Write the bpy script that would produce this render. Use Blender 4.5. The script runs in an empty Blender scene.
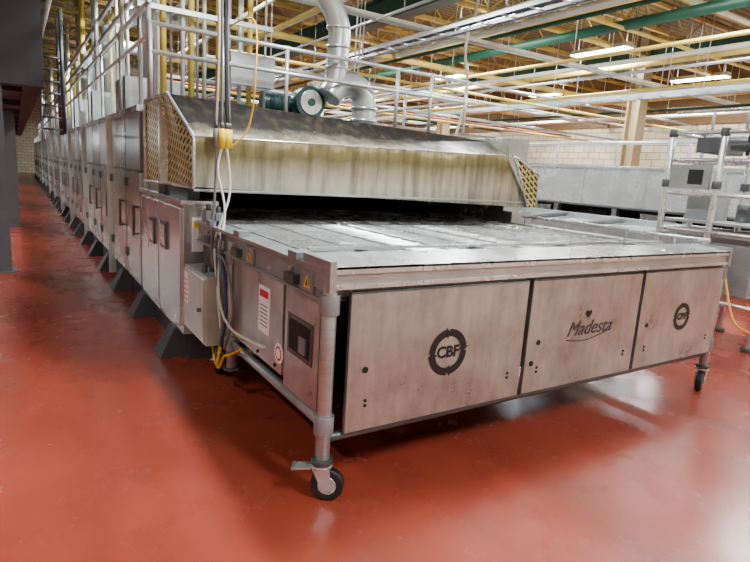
import bpy, bmesh, math, random
from mathutils import Vector, Matrix
random.seed(7)
# ------------------------------------------------------------------ materials
def lin(c):
    return tuple(((x/12.92) if x<=.04045 else ((x+.055)/1.055)**2.4) for x in c)
def hexc(r,g,b): return lin((r/255,g/255,b/255))+(1,)
class NT:
    def __init__(s,name):
        s.m=bpy.data.materials.new(name); s.m.use_nodes=True
        s.t=s.m.node_tree; s.b=s.t.nodes['Principled BSDF']
    def n(s,ty,**k):
        nd=s.t.nodes.new(ty)
        for a,v in k.items(): setattr(nd,a,v)
        return nd
    def l(s,a,b): s.t.links.new(a,b)
    def coord(s,scale=(1,1,1),rot=(0,0,0)):
        tc=s.n('ShaderNodeTexCoord'); mp=s.n('ShaderNodeMapping')
        mp.inputs['Scale'].default_value=scale; mp.inputs['Rotation'].default_value=rot
        s.l(tc.outputs['Object'],mp.inputs['Vector']); return mp.outputs[0]
    def noise(s,vec,scale=5,detail=4,rough=.55):
        nd=s.n('ShaderNodeTexNoise'); nd.inputs['Scale'].default_value=scale
        nd.inputs['Detail'].default_value=detail; nd.inputs['Roughness'].default_value=rough
        s.l(vec,nd.inputs['Vector']); return nd.outputs['Fac']
    def ramp(s,fac,stops):
        r=s.n('ShaderNodeValToRGB'); e=r.color_ramp.elements
        while len(e)<len(stops): e.new(.5)
        for i,(p,c) in enumerate(stops):
            e[i].position=p; e[i].color=c if len(c)==4 else tuple(c)+(1,)
        s.l(fac,r.inputs[0]); return r.outputs[0]
    def mix(s,fac,a,b,mode='MIX'):
        m=s.n('ShaderNodeMix',data_type='RGBA',blend_type=mode)
        for inp,v in ((m.inputs[0],fac),(m.inputs[6],a),(m.inputs[7],b)):
            if isinstance(v,bpy.types.NodeSocket): s.l(v,inp)
            else: inp.default_value=v
        return m.outputs[2]
    def math(s,op,a,b=None,clamp=False):
        m=s.n('ShaderNodeMath',operation=op); m.use_clamp=clamp
        for i,v in enumerate((a,b)):
            if v is None: continue
            if isinstance(v,bpy.types.NodeSocket): s.l(v,m.inputs[i])
            else: m.inputs[i].default_value=v
        return m.outputs[0]
    def set(s,**k):
        for a,v in k.items():
            i=s.b.inputs[a]
            if isinstance(v,bpy.types.NodeSocket): s.l(v,i)
            else: i.default_value=v
        return s
    def bump(s,h,strength=.2,dist=.01):
        b=s.n('ShaderNodeBump'); b.inputs['Strength'].default_value=strength; b.inputs['Distance'].default_value=dist
        s.l(h,b.inputs['Height']); s.l(b.outputs[0],s.b.inputs['Normal'])
def plain(name,col,rough=.5,metal=0.,var=.12,scale=6):
    t=NT(name); v=t.noise(t.coord(),scale,4)
    c2=tuple(x*(1-var) for x in col[:3])+(1,); c3=tuple(min(1,x*(1+var)) for x in col[:3])+(1,)
    t.set(**{'Base Color':t.ramp(v,[(.3,c2),(.7,c3)]),'Roughness':rough,'Metallic':metal}); return t.m
def steel(name,col,rough=.34,metal=.75,streak=(3,3,25),var=.12,dirt=.25,dscale=2.2):
    t=NT(name)
    v=t.noise(t.coord(streak),3,5); w=t.noise(t.coord(),dscale,7,.68)
    a=tuple(x*(1-var) for x in col[:3])+(1,); b=tuple(min(1,x*(1+var)) for x in col[:3])+(1,)
    c=t.ramp(v,[(.3,a),(.7,b)])
    d=t.ramp(w,[(.36,(1-dirt,)*3),(.6,(1,1,1,1))])
    c=t.mix(1.,c,d,'MULTIPLY')
    t.set(**{'Base Color':c,'Metallic':metal,'Roughness':t.math('ADD',t.math('MULTIPLY',w,.34),rough-.17)})
    t.bump(v,.05,.003); return t.m
def emis(name,col,s):
    t=NT(name); t.set(**{'Base Color':col,'Emission Color':col,'Emission Strength':s}); return t.m

M={}
M['steel']=steel('stainless_steel',hexc(178,184,186))
M['panel']=steel('brushed_panel_steel',hexc(182,188,187),rough=.32,metal=.78,streak=(7,3,1.2),var=.12,dirt=.32,dscale=3.2)
M['steel_lt']=steel('bright_steel',hexc(212,217,218),rough=.26,metal=.7,dirt=.2)
M['steel_dk']=steel('dull_dark_steel',hexc(92,96,98),rough=.42,metal=.6)
M['ovenside']=steel('oven_side_steel',hexc(202,206,204),rough=.24,metal=.7,streak=(2,2,9),var=.10,dirt=.2)
M['galv']=plain('galvanised_pipe',hexc(190,196,196),.3,.68)
M['railpaint']=plain('rail_silver_paint',hexc(200,206,204),.36,.5)
M['black']=plain('black_rubber',hexc(26,27,30),.5)
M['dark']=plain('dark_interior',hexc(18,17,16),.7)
M['frame_gray']=plain('grey_painted_frame',hexc(132,137,141),.4,.35)
M['ebox']=plain('electrical_box_steel',hexc(180,184,178),.34,.4)
M['white']=plain('white_label',hexc(240,240,238),.5,0,.04)
M['yellow']=plain('yellow_plastic',hexc(225,185,20),.45)
M['red']=plain('red_print',hexc(190,35,35),.5)
M['ink']=plain('black_print',hexc(16,16,16),.6,0,.02)
M['inkfaint']=plain('worn_black_print',hexc(62,60,58),.6,0,.1)
M['cablew']=plain('white_cable',hexc(205,203,190),.5)
M['cableg']=plain('grey_cable',hexc(110,112,114),.5)
M['cabley']=plain('yellow_hose',hexc(222,165,30),.45)
M['cableb']=plain('blue_cable',hexc(50,70,105),.45)
M['teal']=plain('teal_enamel',hexc(38,66,64),.35,.3)
M['tealdk']=plain('dark_teal_beam_paint',hexc(24,64,56),.5)
M['mezz']=plain('dark_mezzanine_steel',hexc(46,42,46),.5,.2)
M['column']=plain('grey_column_paint',hexc(78,78,82),.5)
M['tan']=plain('tan_joist_paint',hexc(180,154,82),.6)
M['tancol']=plain('tan_column_paint',hexc(144,124,90),.6)
M['pipey']=plain('yellow_pipe_paint',hexc(208,182,86),.42)
M['pipew']=plain('white_pipe_insulation',hexc(206,206,194),.45)
M['pipeg']=plain('green_pipe_paint',hexc(20,80,62),.5)
M['piper']=plain('red_pipe_paint',hexc(140,70,48),.5)
M['brown']=plain('brown_deck',hexc(104,80,46),.7)
M['foot']=plain('grey_foot',hexc(56,55,56),.6)
M['lamp']=emis('lamp_tube',(1,.98,.94,1),40)

# floor
t=NT('red_epoxy_floor')
v=t.coord(); n1=t.noise(v,.55,6,.6); n2=t.noise(v,3.2,7,.65); n3=t.noise(t.coord((1,.25,1)),1.3,5)
c=t.ramp(n1,[(.32,hexc(118,45,31)),(.5,hexc(142,58,41)),(.7,hexc(156,72,54))])
c=t.mix(t.math('MULTIPLY',t.ramp(n2,[(.55,(0,0,0)),(.8,(1,1,1))]),.35),c,hexc(92,46,38))
c=t.mix(t.math('MULTIPLY',t.ramp(n3,[(.5,(0,0,0)),(.7,(1,1,1))]),.5),c,hexc(98,40,28))
t.set(**{'Base Color':c,'Roughness':t.math('ADD',t.math('MULTIPLY',n2,.32),.09),'Specular IOR Level':.55})
t.bump(t.noise(v,60,3),.06,.003); M['floor']=t.m
# ceiling deck
t=NT('ceiling_deck'); w=t.n('ShaderNodeTexWave'); w.inputs['Scale'].default_value=2.2
w.bands_direction='Y'; t.l(t.coord(),w.inputs['Vector'])
c=t.mix(w.outputs['Fac'],hexc(60,48,26),hexc(120,100,58)); t.set(**{'Base Color':c,'Roughness':.7}); M['ceil']=t.m
def brickvec(t,axis,rot=0.):
    tc=t.n('ShaderNodeTexCoord'); sp=t.n('ShaderNodeSeparateXYZ'); cb=t.n('ShaderNodeCombineXYZ')
    t.l(tc.outputs['Object'],sp.inputs[0]); t.l(sp.outputs[axis],cb.inputs[0]); t.l(sp.outputs['Z'],cb.inputs[1])
    mp=t.n('ShaderNodeMapping'); mp.inputs['Rotation'].default_value=(0,0,rot); t.l(cb.outputs[0],mp.inputs['Vector']); return mp.outputs[0]
def wallmat(name,axis):
    t=NT(name)
    b=t.n('ShaderNodeTexBrick'); b.inputs['Scale'].default_value=1
    b.inputs['Brick Width'].default_value=.4; b.inputs['Row Height'].default_value=.2; b.inputs['Mortar Size'].default_value=.012
    b.inputs['Color1'].default_value=hexc(206,198,172); b.inputs['Color2'].default_value=hexc(190,182,154); b.inputs['Mortar'].default_value=hexc(124,114,90)
    t.l(brickvec(t,axis),b.inputs['Vector']); t.set(**{'Base Color':b.outputs['Color'],'Roughness':.7}); return t.m
M['wallx']=wallmat('painted_block_wall_a','X'); M['wally']=wallmat('painted_block_wall_b','Y')
def slots(name,axis):
    t=NT(name); b=t.n('ShaderNodeTexBrick'); b.inputs['Scale'].default_value=1
    b.inputs['Brick Width'].default_value=.075; b.inputs['Row Height'].default_value=.040; b.inputs['Mortar Size'].default_value=.0095; b.inputs['Mortar Smooth'].default_value=0
    b.inputs['Color1'].default_value=hexc(24,21,15); b.inputs['Color2'].default_value=hexc(34,30,20); b.inputs['Mortar'].default_value=hexc(204,190,120)
    t.l(brickvec(t,axis,math.radians(38)),b.inputs['Vector']); t.set(**{'Base Color':b.outputs['Color'],'Roughness':.4,'Metallic':.35}); return t.m
M['slot_y']=slots('slotted_end_plate_a','Y'); M['slot_x']=slots('slotted_end_plate_b','X')
# hood stain material
t=NT('heat_stained_hood')
tc=t.n('ShaderNodeTexCoord'); sp=t.n('ShaderNodeSeparateXYZ'); t.l(tc.outputs['Object'],sp.inputs[0])
st=t.noise(t.coord((5,5,.8)),1.6,6,.7); bl=t.noise(t.coord((1,1,1.6)),2.4,6,.7)
z=t.math('SUBTRACT',sp.outputs['Z'],t.math('MULTIPLY',sp.outputs['X'],.025))
z=t.math('ADD',z,t.math('MULTIPLY',t.math('SUBTRACT',st,.5),.17))
z=t.math('ADD',z,t.math('MULTIPLY',t.math('SUBTRACT',bl,.5),.16))
zr=t.math('DIVIDE',t.math('SUBTRACT',z,1.24),.70,True)
c=t.ramp(zr,[(0,hexc(168,170,162)),(.18,hexc(186,186,174)),(.34,hexc(158,154,132)),(.46,hexc(116,110,76)),(.55,hexc(136,130,90)),(.615,hexc(200,194,156)),(.68,hexc(100,96,84)),(.75,hexc(36,34,33)),(1,hexc(16,15,15))])
c=t.mix(t.math('MULTIPLY',t.ramp(t.noise(t.coord((13,13,1.0)),1.2,5),[(.48,(0,0,0)),(.66,(1,1,1))]),.5),c,hexc(66,62,44))
t.set(**{'Base Color':c,'Metallic':t.ramp(zr,[(.6,(.75,)*3),(.73,(0.,)*3)]),'Specular IOR Level':t.ramp(zr,[(.6,(.5,)*3),(.76,(.10,)*3)]),
 'Roughness':t.math('ADD',t.math('MULTIPLY',bl,.3),t.ramp(zr,[(.6,(.20,)*3),(.8,(.30,)*3)]))}); M['hood']=t.m
# wire belt
t=NT('wire_mesh_belt')
w1=t.n('ShaderNodeTexWave',bands_direction='Y'); w1.inputs['Scale'].default_value=16; t.l(t.coord(),w1.inputs['Vector'])
w2=t.n('ShaderNodeTexWave',bands_direction='X'); w2.inputs['Scale'].default_value=22; t.l(t.coord(),w2.inputs['Vector'])
k=t.math('MAXIMUM',w1.outputs['Fac'],w2.outputs['Fac'])
t.set(**{'Base Color':t.ramp(k,[(.3,hexc(56,57,56)),(.85,hexc(138,140,136))]),'Metallic':.5,'Roughness':.45}); M['belt']=t.m

# ------------------------------------------------------------------ builder
class B:
    def __init__(s,name,parent=None):
        s.name=name; s.bm=bmesh.new(); s.mats=[]; s.parent=parent
    def mi(s,m):
        if m not in s.mats: s.mats.append(m)
        return s.mats.index(m)
    def box(s,a,b,m):
        x0,y0,z0=a; x1,y1,z1=b
        vs=[s.bm.verts.new(p) for p in [(x0,y0,z0),(x1,y0,z0),(x1,y1,z0),(x0,y1,z0),(x0,y0,z1),(x1,y0,z1),(x1,y1,z1),(x0,y1,z1)]]
        i=s.mi(m)
        for f in [(3,2,1,0),(4,5,6,7),(0,1,5,4),(1,2,6,5),(2,3,7,6),(3,0,4,7)]:
            fc=s.bm.faces.new([vs[k] for k in f]); fc.material_index=i
        return s
    def face(s,pts,m):
        f=s.bm.faces.new([s.bm.verts.new(p) for p in pts]); f.material_index=s.mi(m); return s
    def hull(s,A,Bp,m):
        va=[s.bm.verts.new(p) for p in A]; vb=[s.bm.verts.new(p) for p in Bp]; n=len(A)
        mm=m if isinstance(m,(list,tuple)) else [m]*(n+2)
        for k in range(n):
            f=s.bm.faces.new([va[k],va[(k+1)%n],vb[(k+1)%n],vb[k]]); f.material_index=s.mi(mm[k])
        f=s.bm.faces.new(va[::-1]); f.material_index=s.mi(mm[n]); f=s.bm.faces.new(vb); f.material_index=s.mi(mm[n+1]); return s
    def tube(s,pts,r,m,seg=10,smooth=0,caps=True):
        pts=[Vector(p) for p in pts]
        if smooth and len(pts)>2:
            q=[]; P=[pts[0]]+pts+[pts[-1]]
            for i in range(1,len(P)-2):
                for k in range(smooth):
                    u=k/smooth; a,b,c,d=P[i-1:i+3]
                    q.append(.5*((2*b)+(c-a)*u+(2*a-5*b+4*c-d)*u*u+(3*b-a-3*c+d)*u**3))
            q.append(pts[-1]); pts=q
        rs=r if isinstance(r,(list,tuple)) else [r]*len(pts)
        i=s.mi(m); rings=[]; up=None
        for k,p in enumerate(pts):
            tg=(pts[min(k+1,len(pts)-1)]-pts[max(k-1,0)]).normalized()
            if up is None:
                up=Vector((0,0,1)) if abs(tg.z)<.9 else Vector((1,0,0))
            up=(up-tg*up.dot(tg)).normalized(); sd=tg.cross(up)
            sc=1.0
            if 0<k<len(pts)-1:
                a=(pts[k]-pts[k-1]).normalized(); c=max(.35,a.dot(tg)); sc=1/c if c>.5 else 1.3
            rings.append([s.bm.verts.new(p+(up*math.cos(2*math.pi*j/seg)+sd*math.sin(2*math.pi*j/seg))*rs[k]*sc) for j in range(seg)])
        for a,b in zip(rings,rings[1:]):
            for j in range(seg):
                f=s.bm.faces.new([a[j],a[(j+1)%seg],b[(j+1)%seg],b[j]]); f.material_index=i; f.smooth=True
        if caps:
            f=s.bm.faces.new(rings[0][::-1]); f.material_index=i
            f=s.bm.faces.new(rings[-1]); f.material_index=i
        return s
    def disc_ring(s,c,r0,r1,m,seg=40,a0=0,a1=2*math.pi):
        i=s.mi(m)
        P=lambda r,a:s.bm.verts.new((c[0]+r*math.cos(a),c[1],c[2]+r*math.sin(a)))
        prev=None
        for k in range(seg+1):
            a=a0+(a1-a0)*k/seg; cur=(P(r0,a),P(r1,a))
            if prev: 
                f=s.bm.faces.new([prev[0],prev[1],cur[1],cur[0]]); f.material_index=i
            prev=cur
        return s
    def done(s,bevel=0,seg=2):
        bmesh.ops.recalc_face_normals(s.bm,faces=s.bm.faces)
        me=bpy.data.meshes.new(s.name); s.bm.to_mesh(me); s.bm.free()
        for m in s.mats: me.materials.append(M[m])
        o=bpy.data.objects.new(s.name,me); bpy.context.scene.collection.objects.link(o)
        if s.parent: o.parent=s.parent
        if bevel:
            b=o.modifiers.new('bevel','BEVEL'); b.width=bevel; b.segments=seg; b.limit_method='ANGLE'; b.angle_limit=math.radians(50)
        return o
def empty(name):
    o=bpy.data.objects.new(name,None); bpy.context.scene.collection.objects.link(o); return o
def text(name,s,loc,size,mat,parent,rot=(math.pi/2,0,0),shear=0,ext=.001,bold=0):
    c=bpy.data.curves.new(name,'FONT'); c.body=s; c.size=size; c.align_x='CENTER'; c.align_y='CENTER'; c.extrude=ext; c.shear=shear; c.offset=bold
    c.materials.append(M[mat]); o=bpy.data.objects.new(name,c); bpy.context.scene.collection.objects.link(o)
    o.location=loc; o.rotation_euler=rot; o.parent=parent; return o

# ------------------------------------------------------------------ room shell
ZC=4.9; XL,XR,YF,YB=-8,14.5,-6,44
ZH=ZC-.02
B('floor').box((XL,YF,-.2),(XR,YB,0),'floor').done()
B('ceiling').box((XL,YF,ZC),(XR,YB,ZC+.2),'ceil').done()
B('wall_right').box((XR,YF,0),(XR+.2,YB,ZC),'wally').done()
B('wall_left').box((XL-.2,YF,0),(XL,YB,ZC),'wally').done()
B('wall_back').box((XL,YB,0),(XR,YB+.2,ZC),'wallx').done()
B('wall_front').box((XL,YF-.2,0),(XR,YF,ZC),'wallx').done()
B('trim_right').box((XR-.06,YF,3.35),(XR,YB,ZC),'brown').done()

# ------------------------------------------------------------------ infeed conveyor
W=3.32
ic=empty('infeed_conveyor')
fr=B('frame',ic)
for (x,y) in [(0,0),(W,0),(0,1.3),(W,1.3)]:
    fr.tube([(x,y,.2),(x,y,1.03)],.034,'steel',14)
    for z in (.37,.93): fr.tube([(x,y,z-.045),(x,y,z+.045)],.046,'frame_gray',14)
    fr.tube([(x,y,.185),(x,y,.205)],.05,'steel_dk',12)
for x in (0,W):
    fr.tube([(x,0,.37),(x,1.3,.37)],.027,'steel',12)
    fr.tube([(x,1.25,.37),(x,1.95,.37)],.02,'steel',10)
fr.tube([(0,1.3,.30),(W,1.3,.30)],.027,'steel',12)
fr.tube([(0,0,.30),(W,0,.30)],.022,'steel_dk',12)
for x0,x1,fl in ((-.02,.10,-.035),(W-.10,W+.02,W+.02)):
    fr.box((x0,.02,.94),(x1,2.02,1.075),'frame_gray')
    fr.box((min(x0,fl),.02,1.065),(max(x1,fl+.015),2.02,1.085),'steel')
    fr.box((min(x0,fl),.02,.935),(max(x1,fl+.015),2.02,.95),'frame_gray')
for y in (.35,.62,.9,1.2,1.5,1.75,1.95):
    fr.tube([(-.02,y,1.03),(-.04,y,1.03)],.011,'steel_lt',8); fr.tube([(-.02,y,.98),(-.04,y,.98)],.011,'steel_lt',8)
for y in (.25,1.05,1.62):
    fr.box((-.05,y,1.085),(.02,y+.1,1.12),'frame_gray')
    fr.box((-.055,y+.02,.965),(-.02,y+.13,1.01),'steel_dk')
for y in (1.62,1.85):
    fr.box((-.01,y,1.08),(.05,y+.12,1.17),'frame_gray'); fr.tube([(.02,y+.06,1.17),(.02,y+.06,1.21)],.018,'steel_dk',8)
fr.box((.0,-.03,1.005),(W,.0,1.10),'steel')
fr.hull([(0,-.045,1.10),(0,.20,1.125),(0,.20,1.112),(0,-.045,1.088)],[(W,-.045,1.10),(W,.20,1.125),(W,.20,1.112),(W,-.045,1.088)],'steel_lt')
fr.box((0,-.045,1.068),(W,-.03,1.10),'steel_lt')
fr.box((0,-.045,1.0),(W,-.0,1.018),'steel_lt')
fr.box((-.03,-.05,.99),(.0,.22,1.125),'steel'); fr.box((W,-.05,.99),(W+.03,.22,1.125),'steel')
fr.tube([(.12,.29,1.06),(W-.12,.29,1.06)],.045,'steel_dk',16)
fr.box((.10,.20,.98),(W-.1,.24,1.09),'dark')
fr.box((.10,.42,1.10),(W-.1,.455,1.115),'steel_lt')
for x in (.4,1.2,2.0,2.8): fr.box((x,.40,1.07),(x+.03,.49,1.10),'steel_dk')
fr.box((.12,.1,.42),(W-.12,1.24,.93),'dark')
for x in (1.22,2.28): fr.tube([(x,.03,.3),(x,.03,1.0)],.018,'steel_dk',8)
fr.tube([(W-.02,.1,1.16),(W-.02,2.0,1.16)],.016,'steel_lt',8)
for y in (.15,.8,1.45,1.95): fr.tube([(W-.02,y,1.06),(W-.02,y,1.16)],.012,'steel',8)
# left side panels
fr.box((-.012,.06,.40),(.012,.44,.93),'panel')
fr.box((-.012,.47,.44),(.012,1.24,.93),'panel')
fr.box((-.016,.12,.60),(-.0125,.40,.80),'steel_dk'); fr.box((-.02,.15,.625),(-.0165,.37,.775),'dark')
fr.box((-.03,.17,.64),(-.02,.24,.72),'cableg')
fr.box((-.014,1.24,.55),(.014,1.9,.93),'steel_dk')
for y in (.55,.8,1.05): fr.tube([(-.012,y,.47),(-.02,y,.47)],.01,'dark',8)
# labels
fr.box((-.016,.64,.60),(-.0125,.80,.86),'white'); fr.box((-.018,.66,.80),(-.0162,.78,.84),'red')
for k in range(6): fr.box((-.018,.665,.64+k*.022),(-.0162,.775,.647+k*.022),'cableg')
fr.tube([(-.0125,.50,.55),(-.017,.50,.55)],.055,'white',20); fr.tube([(-.017,.50,.55),(-.018,.50,.55)],.04,'red',20); fr.tube([(-.018,.50,.55),(-.019,.50,.55)],.028,'white',20)
def tri(b,y,z,s):
    b.face([(-.0375,y-s,z-s*.8),(-.0375,y+s,z-s*.8),(-.0375,y,z+s)],'yellow'); b.face([(-.0385,y-s*.3,z-s*.5),(-.0385,y+s*.3,z-s*.5),(-.0385,y,z+s*.5)],'ink')
fr.box((-.036,.10,.955),(-.02,.22,1.05),'frame_gray'); tri(fr,.16,1.0,.035)
fr.box((-.036,.85,.955),(-.02,.97,1.05),'frame_gray'); tri(fr,.91,1.0,.035)
fr.box((-.037,1.38,.96),(-.036,1.50,1.02),'white')
fr.done(.004)
# belt
be=B('wire_belt',ic)
be.box((.13,.30,1.03),(W-.13,7.0,1.060),'belt')
y=.34; k=0
while y<3.4:
    be.tube([(.13,y,1.071),(W-.13,y,1.071)],.012 if k%5==0 else .0065,'steel_lt',6); y+=.042; k+=1
k=0
while .14+k*.055<W-.13:
    x=.14+k*.055; be.tube([(x,.30,1.066),(x,3.4,1.066)],.005,'steel',5,0,False); k+=1
for k in range(11):
    x=.13+k*(W-.26)/10
    be.box((x-.011,.30,1.060),(x+.011,3.4,1.086),'steel_lt'); be.box((x+.011,.30,1.060),(x+.026,3.4,1.080),'dark')
be.done()
# front panels
for i,(x0,x1) in enumerate([(.085,1.20),(1.235,2.255),(2.29,3.275)]):
    p=B('front_panel_%d'%(i+1),ic)
    p.box((x0,-.045,.325),(x1,-.02,.985),'panel')
    p.box((x0,-.045,.975),(x1,.03,.985),'panel')
    p.box((x0+.02,-.03,.985),(x1-.02,-.022,1.0),'steel_dk')
    for (px,pz) in ((x0+.10,.47),(x0+.10,.445),(x1-.10,.47),(x1-.10,.445)):
        p.tube([(px,-.0445,pz),(px,-.049,pz)],.009,'ink',10)
    p.tube([(x0+.09,-.0445,.62),(x0+.09,-.05,.62)],.016,'ink',12)
    if i==1: p.tube([(x0+.05,-.0445,.50),(x0+.05,-.05,.50)],.016,'ink',12)
    p.done(.005)
def logo(cx,cz,r):
    lg=B('logo_ring',ic)
    for a in range(4):
        lg.disc_ring((cx,-.0475,cz),r*.76,r*1.12,'ink',14,a*math.pi/2+.18,(a+1)*math.pi/2-.02)
        a1=a*math.pi/2+.18
        P=lambda rr,aa:(cx+rr*math.cos(aa),-.0475,cz+rr*math.sin(aa))
        lg.face([P(r*1.24,a1),P(r*.64,a1),P(r*.92,a1-.28)],'ink')
    lg.done()
    text('logo_letters','CBF',(cx,-.047,cz),r*.76,'ink',ic,bold=.0025)
logo(.66,.645,.108); logo(2.80,.645,.088)
text('logo_script','Madesta',(1.77,-.047,.665),.125,'inkfaint',ic,shear=.45,bold=0)
h=B('logo_heart',ic)
pts=[]
for k in range(24):
    a=2*math.pi*k/24; X=16*math.sin(a)**3; Z=13*math.cos(a)-5*math.cos(2*a)-2*math.cos(3*a)-math.cos(4*a)
    pts.append((1.745+X*.0018,-.0475,.755+Z*.0018))
h.face(pts,'ink'); h.tube([(1.57,-.047,.605),(1.75,-.047,.59),(1.99,-.047,.64)],.003,'inkfaint',6,6); h.done()
# casters
def caster(x,y,ang,nm,wr=.078):
    c=B(nm,ic)
    R=Matrix.Rotation(ang,4,'Z'); T=lambda p:tuple(R@Vector(p)+Vector((x,y,0)))
    def tb(a,b,r,m,s=14): c.tube([T(a),T(b)],r,m,s)
    off=.03
    c.tube([T((off,-.024,wr)),T((off,-.018,wr)),T((off,.018,wr)),T((off,.024,wr))],[wr*.86,wr,wr,wr*.86],'black',28)
    tb((off,-.027,wr),(off,.027,wr),wr*.55,'steel_lt',20); tb((off,-.03,wr),(off,.03,wr),wr*.2,'steel_dk',10)
    for sy in (-.034,.034):
        pr=[(off-.022,sy-.003,wr-.02),(off+.022,sy-.003,wr-.02),(.04,sy-.003,wr*2+.02),(-.045,sy-.003,wr*2+.02)]
        qr=[(a,b+.006,d) for a,b,d in pr]
        c.hull([T(p) for p in pr],[T(p) for p in qr],'steel_lt')
    tb((0,0,wr*2+.008),(0,0,wr*2+.02),.05,'steel_lt',18); tb((0,0,wr*2+.018),(0,0,wr*2+.05),.03,'steel',14)
    pr=[(-.045,-.03,wr*2+.0),(-.13,-.03,wr*2-.01),(-.13,-.03,wr*2+.0),(-.045,-.03,wr*2+.012)]
    c.hull([T(p) for p in pr],[T((a,.03,d)) for a,b,d in pr],'steel_lt')
    tb((-.13,-.03,wr*2-.002),(-.13,.03,wr*2-.002),.009,'steel',8)
    c.done(.002)
caster(0,0,math.radians(-35),'caster_1'); caster(W,0,math.radians(200),'caster_2'); caster(.05,1.72,math.radians(60),'caster_3'); caster(W,1.72,math.radians(30),'caster_4')
l=B('rear_leg',ic)
for x in (.05,W): l.tube([(x,1.72,.18),(x,1.72,.95)],.03,'steel_dk',12)
l.done()

# electrical box with cables
eb=B('electrical_junction_box',None)
eb.box((-.13,1.42,.32),(.10,1.95,.78),'ebox'); eb.box((-.145,1.44,.34),(-.13,1.93,.76),'ebox')
eb.box((-.149,1.82,.52),(-.1452,1.91,.74),'white')
for k in range(5): eb.box((-.151,1.83,.54+k*.035),(-.1492,1.90,.55+k*.035),'red')
eb.tube([(-.145,1.50,.55),(-.17,1.50,.55)],.014,'steel_dk',10)
for x in (-.09,-.04,.01): eb.tube([(x,1.6,.78),(x,1.6,.83)],.018,'steel_dk',10); eb.tube([(x,1.6,.32),(x,1.6,.28)],.018,'steel_dk',10)
eb.box((.03,1.6,.5),(.06,1.9,.9),'steel_dk')
eb.done(.004)
cb=B('cable_bundle',None)
cb.tube([(-.04,1.6,.80),(-.05,1.5,1.0),(-.04,1.42,1.05),(-.06,1.38,.9),(-.03,1.34,.7),(-.02,1.3,.45),(.02,1.36,.28)],.011,'cableg',8,8)
cb.tube([(.0,1.6,.80),(-.05,1.45,.93),(-.05,1.36,.88),(-.04,1.30,.6),(-.05,1.36,.35),(.05,1.6,.2)],.010,'cableb',8,8)
cb.tube([(.01,1.6,.82),(-.06,1.4,.93),(-.05,1.25,.86),(-.03,1.2,.6),(-.05,1.3,.33)],.009,'cableg',8,8)
cb.tube([(-.04,1.6,.30),(-.05,1.5,.2),(-.05,1.40,.17),(-.05,1.3,.28),(-.05,1.2,.32),(-.04,1.0,.42)],.008,'cabley',8,8)
cb.tube([(.01,1.6,.30),(-.02,1.5,.15),(-.06,1.4,.22),(-.03,1.38,.4),(-.03,1.36,.55)],.009,'yellow',8,8)
cb.done()

# ------------------------------------------------------------------ tunnel oven
ov=empty('tunnel_oven'); OX=-.12; OW=3.5
b=B('oven_body',ov)
YE=38
b.box((OX,2.05,.22),(.12,3.65,1.20),'ovenside'); b.box((W-.12,2.05,.22),(OW,3.65,1.20),'ovenside')
b.box((.12,2.35,.22),(W-.12,3.6,.98),'steel_dk')
b.box((OX-.02,2.03,1.19),(.13,3.67,1.225),'steel_lt')
b.box((-.04,2.25,1.22),(.05,3.2,1.36),'steel_dk')
b.box((OX+.02,3.0,1.22),(.12,3.66,1.95),'ovenside'); b.box((W-.1,2.2,1.2),(OW,3.66,1.95),'ovenside')
b.box((.05,3.6,1.0),(W-.05,YE,1.02),'dark'); b.box((.05,3.2,1.30),(W-.05,3.3,1.90),'dark')
b.box((.0,3.0,1.90),(OW-.0,YE,1.98),'steel_dk')
b.box((W-.0,3.66,.2),(OW,YE,1.95),'ovenside')
b.box((OX+.04,3.66,.2),(.14,YE,1.95),'steel_dk')
y=3.70; k=0
while y<YE-1:
    w=1.02 if k%3 else .78
    b.box((OX-.01,y,.26),(OX+.04,y+w,1.36),'ovenside')
    b.box((OX-.005,y,1.385),(OX+.04,y+w,1.93),'ovenside' if k%2 else 'steel')
    b.tube([(OX-.055,y+.08,.75),(OX-.055,y+.08,1.05)],.012,'steel_dk',8)
    for zz in (.77,1.03): b.tube([(OX-.055,y+.08,zz),(OX-.005,y+.08,zz)],.01,'steel_dk',6)
    for zz in (.45,1.2): b.box((OX-.03,y+w-.06,zz),(OX,y+w+.02,zz+.09),'steel_dk')
    if k%3==1: b.box((OX-.06,y+w+.005,.05),(OX+.02,y+w+.055,2.2),'railpaint')
    y+=w+.06; k+=1
b.box((OX-.03,3.66,1.93),(.1,YE,1.985),'steel_lt')
b.box((OX-.014,2.10,.27),(OX,2.82,1.16),'ovenside'); b.box((OX-.014,2.86,.27),(OX,3.60,1.16),'ovenside')
b.box((OX-.03,2.50,.80),(OX-.012,2.70,1.02),'steel_dk'); b.box((OX-.035,2.53,.83),(OX-.03,2.67,.99),'steel_lt')
b.box((OX-.03,2.95,.78),(OX-.012,3.15,1.0),'steel_dk'); b.box((OX-.035,2.98,.81),(OX-.03,3.12,.97),'steel_lt')
b.box((-.06,2.035,.85),(.02,2.05,1.1),'white'); b.box((-.05,2.032,1.03),(.01,2.036,1.08),'yellow')
y=2.2
while y<YE:
    b.hull([(OX-.14,y,0),(OX-.14,y+.26,0),(.1,y+.26,0),(.1,y,0)],[(OX-.02,y+.05,.22),(OX-.02,y+.21,.22),(.1,y+.21,.22),(.1,y+.05,.22)],'foot')
    b.box((OW-.3,y,0),(OW,y+.26,.22),'foot')
    y+=1.25
b.box((OX+.06,2.1,.0),(.14,YE,.24),'foot')
b.done(.004)
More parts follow.
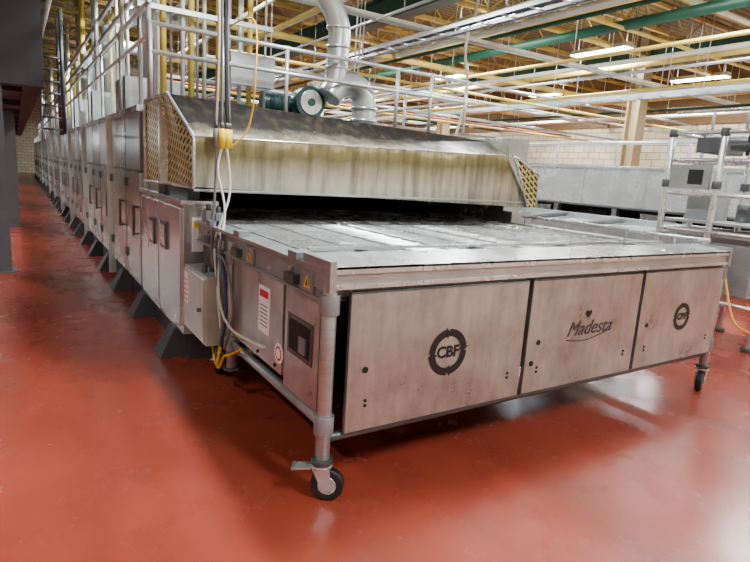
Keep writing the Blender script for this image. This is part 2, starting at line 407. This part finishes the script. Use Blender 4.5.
# hood canopy
hd=B('exhaust_hood',ov)
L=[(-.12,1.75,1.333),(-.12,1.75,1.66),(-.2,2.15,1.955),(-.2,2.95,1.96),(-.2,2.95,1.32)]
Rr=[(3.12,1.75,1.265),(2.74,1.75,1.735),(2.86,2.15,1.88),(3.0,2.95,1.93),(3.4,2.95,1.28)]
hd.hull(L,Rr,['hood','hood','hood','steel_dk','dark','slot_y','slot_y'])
hd.box((-.13,1.735,1.305),(3.10,1.75,1.322),'steel')
hd.hull([(2.80,1.73,1.735),(3.16,1.73,1.58),(3.16,1.73,1.28),(3.05,1.73,1.265)],[(2.80,1.71,1.735),(3.16,1.71,1.58),(3.16,1.71,1.28),(3.05,1.71,1.265)],'slot_x')
for A,Bq in (((-.128,1.745,1.335),(-.128,1.745,1.66)),((-.128,1.745,1.66),(-.205,2.15,1.957)),((-.205,2.15,1.957),(-.205,2.95,1.962)),((-.128,1.745,1.333),(-.205,2.95,1.322)),((-.205,2.95,1.32),(-.205,2.95,1.96))):
    hd.tube([A,Bq],.013,'steel_lt',8)
for A,Bq in (((2.80,1.71,1.735),(3.16,1.71,1.58)),((3.16,1.71,1.58),(3.16,1.71,1.28)),((3.05,1.71,1.265),(2.80,1.71,1.735))): hd.tube([A,Bq],.010,'steel_lt',8)
hd.box((-.225,2.32,1.33),(-.16,2.36,1.95),'steel_lt')
hd.tube([(-.12,1.745,1.664),(2.74,1.745,1.737)],.006,'steel_lt',6)
hd.done(.004)

# exhaust blower with duct
bl=B('exhaust_blower',None)
bx,by,bz=1.42,3.3,2.16
bl.box((bx-.25,by-.12,1.985),(bx+.35,by+.3,2.03),'tealdk')
bl.tube([(bx,by-.07,bz),(bx,by+.09,bz)],.16,'teal',28); bl.tube([(bx,by-.085,bz),(bx,by-.07,bz)],.12,'galv',20); bl.tube([(bx,by-.10,bz),(bx,by-.085,bz)],.04,'teal',12)
bl.tube([(bx-.42,by+.2,bz-.02),(bx-.08,by+.2,bz-.02)],.09,'teal',18)
for k in range(8): bl.tube([(bx-.40+k*.04,by+.2,bz-.02),(bx-.39+k*.04,by+.2,bz-.02)],.098,'teal',18)
bl.box((bx-.1,by-.06,2.02),(bx+.1,by+.08,2.12),'teal')
bl.box((bx+.02,by-.06,bz+.0),(bx+.18,by+.08,bz+.2),'galv')
bl.done(.004)
du=B('exhaust_duct',None)
dy=3.16
du.tube([(1.58,dy,2.22),(1.68,dy,2.34),(1.84,dy,2.38),(1.97,dy,2.30),(2.0,dy,2.15),(2.0,dy,1.99)],.125,'galv',24,4)
for z in (2.02,2.14): du.tube([(2.0,dy,z),(2.0,dy,z+.03)],.142,'steel_lt',24)
du.tube([(1.64,dy,2.36),(1.66,dy,2.6),(1.66,dy,2.9),(1.52,dy,3.15),(1.2,dy,3.5),(1.1,dy,3.9),(1.1,dy,ZH)],.11,'galv',24,5)
for z in (2.5,2.7,2.88): du.tube([(1.655,dy,z),(1.655,dy,z+.02)],.122,'steel_lt',24)
du.done()

# guard railing on oven roof
gr=B('guard_railing',None)
for z in (2.58,2.36): gr.tube([(-.15,3.0,z),(3.25,3.0,z)],.019,'railpaint',8)
for x in (-.15,.45,1.05,2.3,2.75,3.25): gr.tube([(x,3.0,1.985),(x,3.0,2.6)],.019,'railpaint',8)
for z in (2.58,2.36): gr.tube([(3.25,3.0,z),(3.25,8,z)],.019,'railpaint',8)
for y in (4.2,5.4,6.6,8): gr.tube([(3.25,y,1.985),(3.25,y,2.6)],.019,'railpaint',8)
for z in (2.75,2.5): gr.tube([(-.15,3.0,z),(-.15,30,z)],.018,'railpaint',8)
for k in range(18): gr.tube([(-.15,3.05+k*1.5,1.99),(-.15,3.05+k*1.5,2.75)],.018,'railpaint',8)
gr.done()
# conduit rack on roof
cr=B('conduit_rack',None)
for k,x in enumerate((-.06,-.02,.04,.12,.18,.27,.34,.42,.5,.62,.74,.86,.95)):
    cr.tube([(x,3.3+.06*(k%4),1.985),(x,3.3+.06*(k%4),ZH)],.012+.008*(k%3),('galv','pipew','pipey')[k%3],8)
for z in (2.75,3.05,3.3): cr.box((-.2,3.24,z),(1.0,3.28,z+.04),'galv')
cr.box((.56,3.12,2.22),(.98,3.24,2.5),'steel')
for k in range(34):
    y=4.2+k*.75+random.uniform(-.2,.2); x=-.08+random.uniform(0,.35)
    cr.tube([(x,y,1.985),(x,y,ZH if k%2 else 3.4)],random.choice((.02,.03,.05,.07)),random.choice(('galv','pipew','railpaint','pipey')),8)
for k in range(8):
    y=4.6+k*3; cr.box((-.1,y,1.985),(.5,y+.7,2.35+.1*(k%3)),'steel')
    cr.tube([(.2,y+.3,2.3),(.2,y+.3,3.4),(.6,y+.3,3.7),(1.8,y+.3,3.7)],.12,'galv',14)
for z in (3.0,3.2,3.5):
    cr.tube([(.05,3.6,z),(.05,30,z)],.03,'galv',8)
cr.done()

# pendant cables with yellow connectors
pc=B('pendant_cables',None)
px,py=.02,1.62
for k,(dx_,dy_) in enumerate(((0,0),(.035,.01),(-.03,.02),(.06,.03))):
    pc.tube([(px+dx_,py+dy_,1.75),(px+dx_*.6,py+.02,2.4),(px+dx_*1.4,py+.05,3.2),(px+dx_,py+.1,ZH)],.009,('cableg','black','cablew','cableg')[k],8,6)
    pc.tube([(px+dx_,py+dy_,1.60),(px+dx_,py+dy_,1.72)],.022,'yellow' if k!=2 else 'cableg',10)
    pc.tube([(px+dx_,py+dy_,1.72),(px+dx_,py+dy_,1.76)],.014,'steel_dk',10)
pc.tube([(px,py,1.60),(px-.03,py-.02,1.45),(px-.0,py-.08,1.2),(px-.07,py-.2,.9),(px-.09,py-.3,.62),(-.05,py-.5,.50),(-.03,py-.95,.53)],.008,'cablew',8,8)
pc.tube([(px+.035,py,1.60),(px+.05,py-.02,1.3),(px-.06,py-.08,1.0),(px-.08,py-.2,.7),(-.05,py-.25,.45)],.008,'cablew',8,8)
pc.tube([(px+.06,py+.03,1.60),(px+.18,py,1.75),(px+.22,py,2.1),(px+.3,py+.3,2.5),(px+.4,py+1.35,2.6)],.006,'cabley',8,8)
pc.tube([(px-.03,py+.02,1.60),(px-.04,py,1.35),(px-.06,py,1.0),(-.04,py-.02,.82)],.009,'cableg',8,8)
pc.done()

# ------------------------------------------------------------------ mezzanine at left
mz=B('mezzanine_platform',None)
mz.box((XL+.3,6.0,2.26),(-.78,6.25,ZC-.1),'mezz'); mz.box((XL+.3,6.25,2.35),(-.80,34,2.5),'mezz')
mz.box((-1.0,6.25,2.26),(-.80,34,2.55),'mezz'); mz.box((-.86,6.25,3.4),(-.8,34,3.5),'mezz')
for k in range(10): mz.box((XL+.3,7+k*2.8,2.26),(-.8,7.12+k*2.8,2.36),'mezz')
for k in range(12): mz.tube([(-.84,7+k*2.2,2.5),(-.84,7+k*2.2,3.5)],.025,'mezz',8)
for y in (6.6,7.2): 
    mz.tube([(-.55,y,1.75),(-.55,y,3.3)],.025,'steel_dk',8)
for z in (1.8,1.95,2.1,2.25,2.4,2.55,2.7): mz.tube([(-.8,6.6,z),(-.55,6.6,z)],.012,'steel_dk',8); mz.tube([(-.55,6.6,z),(-.55,7.2,z)],.012,'steel_dk',8)
mz.done()
for (x,y) in [(-1.32,6.15),(-1.2,11.4),(-1.2,17),(-1.2,23),(-4.5,6.15),(-4.5,11.4),(-4.5,17)]:
    c=B('steel_column',None)
    c.box((x-.1,y-.1,0),(x+.1,y-.08,2.25),'column'); c.box((x-.1,y+.08,0),(x+.1,y+.1,2.25),'column'); c.box((x-.012,y-.08,0),(x+.012,y+.08,2.25),'column')
    c.box((x-.15,y-.15,0),(x+.15,y+.15,.02),'column'); c.done()
# storage rack at the far end of the aisle
for (x,y) in ((-3.2,33),(-1.9,37)):
    s=B('storage_rack',None)
    for xx in (x-.6,x+.6):
        for yy in (y,y+.8): s.box((xx-.03,yy-.03,0),(xx+.03,yy+.03,2.0),'railpaint')
    for z in (.3,.9,1.5,1.95):
        s.box((x-.6,y,z),(x+.6,y+.8,z+.04),'steel')
        for q in range(3):
            if z<1.9: s.box((x-.5+q*.38,y+.1,z+.04),(x-.2+q*.38,y+.6,z+.3+.08*q),('pipew','cableb','tan')[(q+int(z*10))%3])
    s.done()

# ------------------------------------------------------------------ second line at right
s2=B('parallel_oven_line',None)
X2=7.5
s2.box((X2,-1.5,1.2),(X2+1.8,8.5,1.86),'steel_lt')
for k in range(9): s2.box((X2-.02,-1.5+k*1.2,1.2),(X2,-1.47+k*1.2,1.86),'steel_lt')
s2.box((X2-.03,-1.5,1.83),(X2+1.8,8.5,1.88),'steel'); s2.box((X2-.03,-1.5,1.17),(X2+1.8,8.5,1.21),'steel_dk')
s2.box((X2+.45,-1.5,.15),(X2+1.6,8.5,1.2),'dark')
for k in range(8): 
    s2.box((X2+.05,-1.2+k*1.25,.0),(X2+.15,-1.1+k*1.25,1.2),'steel'); s2.box((X2+.2,-.9+k*1.25,.92),(X2+.26,-.3+k*1.25,1.12),'steel_lt' if k%2 else 'dark')
    s2.box((X2+.2,-.9+k*1.25,.2),(X2+.26,-.1+k*1.25,.86),'steel')
s2.tube([(X2+.4,-1,2.3),(X2+.4,8.3,2.3)],.03,'galv',8)
for k in range(8): s2.tube([(X2+.4,-1+k*1.3,1.87),(X2+.4,-1+k*1.3,2.3)],.02,'galv',8)
s2.done(.004)
tc_=B('transfer_conveyor',None)
tc_.hull([(5.7,1.7,.90),(6.9,1.7,.97),(6.9,1.7,.91),(5.7,1.7,.84)],[(5.7,8.0,.90),(6.9,8.0,.97),(6.9,8.0,.91),(5.7,8.0,.84)],'steel_lt')
tc_.box((5.62,1.7,.80),(5.7,8.0,.98),'steel'); tc_.box((6.9,1.7,.82),(6.98,8.0,1.06),'steel')
for k in range(6):
    for x in (5.68,6.92): tc_.box((x-.03,1.8+k*1.2,0),(x+.03,1.86+k*1.2,.85),'steel')
    tc_.box((5.68,1.8+k*1.2,.3),(6.9,1.85+k*1.2,.35),'steel')
    tc_.tube([(5.72,2.1+k*1.1,.95),(6.86,2.1+k*1.1,1.02)],.04,'steel_dk',10)
tc_.done(.003)
# vertical stainless frame machine at right
vf=B('stainless_lift_frame',None)
for (x,y) in [(4.9,.35),(4.9,1.45),(5.5,.35),(5.5,1.45),(4.9,.92),(5.5,.92)]:
    vf.tube([(x,y,.03),(x,y,2.16)],.032,'steel_lt',10); vf.tube([(x,y,0),(x,y,.035)],.06,'steel_dk',10)
    for z in (.9,1.6,2.13): vf.tube([(x,y,z-.04),(x,y,z+.04)],.046,'steel_dk',10)
for z in (.42,1.12,1.5,1.85,2.13):
    for x in (4.9,5.5): vf.tube([(x,.35,z),(x,1.45,z)],.022,'steel_lt',8)
    for y in (.35,1.45): vf.tube([(4.9,y,z),(5.5,y,z)],.022,'steel_lt',8)
vf.box((4.86,.98,1.55),(4.90,1.40,1.80),'steel'); vf.box((4.85,1.05,1.6),(4.86,1.2,1.75),'dark')
vf.tube([(4.93,.7,1.9),(4.93,.7,2.22),(5.3,.9,2.3),(5.5,.9,2.1)],.018,'black',8,5)
vf.box((4.92,1.0,1.93),(5.5,1.2,2.08),'steel_dk'); vf.box((4.9,.4,1.2),(5.5,1.4,1.23),'steel')
vf.tube([(4.95,.45,2.0),(4.95,.85,2.0)],.065,'steel_dk',14); vf.box((4.9,.95,1.93),(5.05,1.15,2.08),'steel_dk')
vf.box((5.0,.5,.5),(5.45,1.3,1.1),'steel')
vf.tube([(5.2,.5,1.24),(5.2,.5,1.5)],.05,'steel',12); vf.tube([(5.2,.75,1.24),(5.2,.75,1.42)],.07,'steel_dk',12); vf.box((5.1,1.0,1.23),(5.4,1.3,1.48),'steel')
for k in range(3): vf.tube([(4.9,.4+k*.33,2.16),(4.9,.4+k*.33,2.34)],.016,'steel_lt',8)
vf.tube([(4.9,.38,2.34),(4.9,1.45,2.34)],.016,'steel_lt',8)
vf.done(.003)
hs=B('yellow_air_hose',None)
hs.tube([(4.83,.7,.9),(4.8,.6,.6),(4.74,.45,.3),(4.76,.28,.22),(4.85,.18,.24),(5.2,.22,.32),(5.6,.25,.6)],.011,'cabley',8,8)
hs.done()

# tan building columns
for (x,y) in [(9.8,5.2),(9.8,11.5),(9.8,18),(9.8,-1)]:
    c=B('building_column',None)
    c.box((x-.14,y-.14,0),(x+.14,y-.11,ZC),'tancol'); c.box((x-.14,y+.11,0),(x+.14,y+.14,ZC),'tancol'); c.box((x-.02,y-.11,0),(x+.02,y+.11,ZC),'tancol')
    c.box((x-.2,y-.2,0),(x+.2,y+.2,.03),'tancol'); c.done()

# ------------------------------------------------------------------ overhead structure
tr=B('roof_truss_set',None)
y=-3
while y<40:
    tr.box((XL,y-.03,ZC-.06),(XR-.06,y+.03,ZC),'tan'); tr.box((XL,y-.035,ZC-.5),(XR-.06,y+.035,ZC-.44),'tan')
    x=XL; up=True
    while x<XR-.5:
        z0,z1=(ZC-.47,ZC-.04) if up else (ZC-.04,ZC-.47)
        tr.tube([(x,y,z0),(x+.5,y,z1)],.016,'tan',5,0,False); x+=.5; up=not up
    y+=1.25
tr.done()
gi=B('roof_girder_set',None)
for x in (-3,4.2,9.8):
    gi.box((x-.12,YF,ZC-.58),(x+.12,YB,ZC-.55),'tealdk'); gi.box((x-.12,YF,ZC-.93),(x+.12,YB,ZC-.90),'tealdk'); gi.box((x-.015,YF,ZC-.9),(x+.015,YB,ZC-.58),'tealdk')
gi.done()
pp=B('overhead_pipework',None)
for (x,z,r,m) in [(1.9,3.7,.03,'pipew'),(2.3,3.55,.025,'pipey'),(2.9,3.9,.05,'galv'),(3.0,3.5,.02,'galv'),(5.0,3.6,.03,'pipeg'),(5.3,3.8,.05,'pipew'),(5.45,3.8,.03,'pipey'),(6.2,3.4,.03,'pipey'),(6.8,3.95,.08,'pipeg'),(7.1,3.3,.025,'galv'),(7.6,3.6,.04,'pipew'),(8.6,3.3,.03,'pipey'),(8.8,3.3,.03,'galv'),(9.2,3.9,.06,'pipey'),(10.6,3.5,.05,'pipew'),(11.2,3.3,.03,'pipeg'),(12,3.7,.06,'pipey'),(13,3.4,.05,'pipew'),(.5,4.0,.05,'pipey'),(1.1,3.8,.04,'galv'),(-.5,4.1,.05,'pipew')]:
    pp.tube([(x,YF+.1,z),(x,34,z)],r,m,10)
    for k in range(6): pp.tube([(x,k*6-2,z),(x,k*6-2,ZH)],.008,'galv',5)
for (y,z,r,m) in [(4.5,3.5,.03,'pipew'),(4.65,3.5,.02,'galv'),(5.2,4.2,.05,'pipey'),(5.8,3.0,.025,'pipey'),(6.4,3.3,.03,'galv'),(7.0,3.1,.025,'pipew'),(7.6,3.75,.06,'pipey'),(8.3,2.9,.03,'galv'),(9.2,3.4,.05,'pipew'),(9.8,2.95,.03,'pipey'),(10.5,3.1,.025,'piper'),(11.2,3.3,.04,'pipew'),(12,3.8,.08,'pipey'),(13,3.0,.04,'galv'),(14,3.4,.05,'pipeg'),(15.2,3.2,.05,'pipey'),(16.5,3.6,.08,'pipew'),(19,3.4,.07,'pipey'),(2.6,4.1,.04,'pipew'),(1.4,4.3,.04,'pipey'),(3.6,3.9,.03,'pipey')]:
    pp.tube([(1.4,y,z),(XR-.1,y,z)],r,m,10)
    for k in range(4): pp.tube([(2+k*3.3,y,z),(2+k*3.3,y,ZH)],.008,'galv',5)
for k in range(3):
    pp.tube([(3.2+k*.06,5.5,ZH),(3.2+k*.06,5.5,2.6+k*.3)],.012,'cablew',6)
pp.done()
tt=B('cable_tray',None)
for (x,z) in ((3.6,3.3),(8.0,3.05)):
    tt.box((x-.15,-4,z),(x-.14,32,z+.06),'galv'); tt.box((x+.14,-4,z),(x+.15,32,z+.06),'galv')
    for k in range(90): tt.box((x-.14,-4+k*.4,z+.01),(x+.14,-3.97+k*.4,z+.025),'galv')
    tt.tube([(x-.05,-4,z+.045),(x-.05,32,z+.045)],.018,'cableg',6); tt.tube([(x+.03,-4,z+.045),(x+.03,32,z+.045)],.014,'cableb',6)
    for k in range(7): tt.tube([(x-.145,-2+k*5,z+.05),(x-.145,-2+k*5,ZH)],.008,'galv',5); tt.tube([(x+.145,-2+k*5,z+.05),(x+.145,-2+k*5,ZH)],.008,'galv',5)
tt.done()
dc=B('drop_cable',None)
dc.tube([(4.3,4.2,ZC-.95),(4.35,4.2,3.9),(4.2,4.2,3.3),(4.3,4.2,2.7),(4.15,4.2,2.0),(4.1,4.2,1.2)],.018,'cablew',8,8); dc.done()

# light fixtures
def fixture(x,y,pw,z=4.15,L=1.3,top=None):
    f=B('linear_light_fixture',None)
    f.hull([(x-.16,y-L/2,z),(x+.16,y-L/2,z),(x+.08,y-L/2,z+.09),(x-.08,y-L/2,z+.09)],[(x-.16,y+L/2,z),(x+.16,y+L/2,z),(x+.08,y+L/2,z+.09),(x-.08,y+L/2,z+.09)],'pipew')
    f.box((x-.13,y-L/2+.03,z-.015),(x+.13,y+L/2-.03,z-.001),'lamp')
    for yy in (y-L/2+.1,y+L/2-.1): f.tube([(x,yy,z+.08),(x,yy,top or ZH)],.006,'galv',5)
    o=f.done()
    d=bpy.data.lights.new('lamp','AREA'); d.shape='RECTANGLE'; d.size=.3; d.size_y=L; d.energy=pw; d.color=(.96,.985,1)
    lo=bpy.data.objects.new('lamp',d); bpy.context.scene.collection.objects.link(lo); lo.location=(x,y,z-.03); lo.parent=o
    if top is None:  # added upward area light above the housing, brightens the ceiling deck
        d=bpy.data.lights.new('ceiling_fill','AREA'); d.shape='RECTANGLE'; d.size=.3; d.size_y=L; d.energy=pw*.05; d.color=(1,.98,.9)
        lo=bpy.data.objects.new('ceiling_fill',d); bpy.context.scene.collection.objects.link(lo); lo.location=(x,y,z+.11); lo.rotation_euler=(math.pi,0,0); lo.parent=o
for y in (-3.5,1.0,5.5,10,15,21,28,36):
    for x in (-3.2,.9,5.6,8.8,12.5):
        if x<-3 and y>5: continue
        fixture(x,y,(270 if y<12 else 210)*(.85 if x<-3 else 1))
for y in (8.4,13.9,19.5,25): fixture(-2.6,y,70,2.12,1.3,2.34)  # fixtures under the mezzanine, added to brighten the oven side and aisle

# world
w=bpy.data.worlds.new('world'); bpy.context.scene.world=w; w.use_nodes=True
w.node_tree.nodes['Background'].inputs[0].default_value=(.9,.93,1,1); w.node_tree.nodes['Background'].inputs[1].default_value=.6

# ------------------------------------------------------------------ camera
cam=bpy.data.cameras.new('camera'); co=bpy.data.objects.new('camera',cam); bpy.context.scene.collection.objects.link(co)
cam.sensor_width=36; cam.lens=26.64; cam.clip_start=.05; cam.clip_end=200
X=Vector((0.8432,0.0492,-0.5353)).normalized(); Y=Vector((-0.5338,0.1943,-0.823)); Y=(Y-X*Y.dot(X)).normalized(); Z=X.cross(Y)
Rm=Matrix((X,Y,Z)); co.matrix_world=Matrix.Translation((-1.12,-2.071,1.5))@Rm.to_4x4()
bpy.context.scene.camera=co
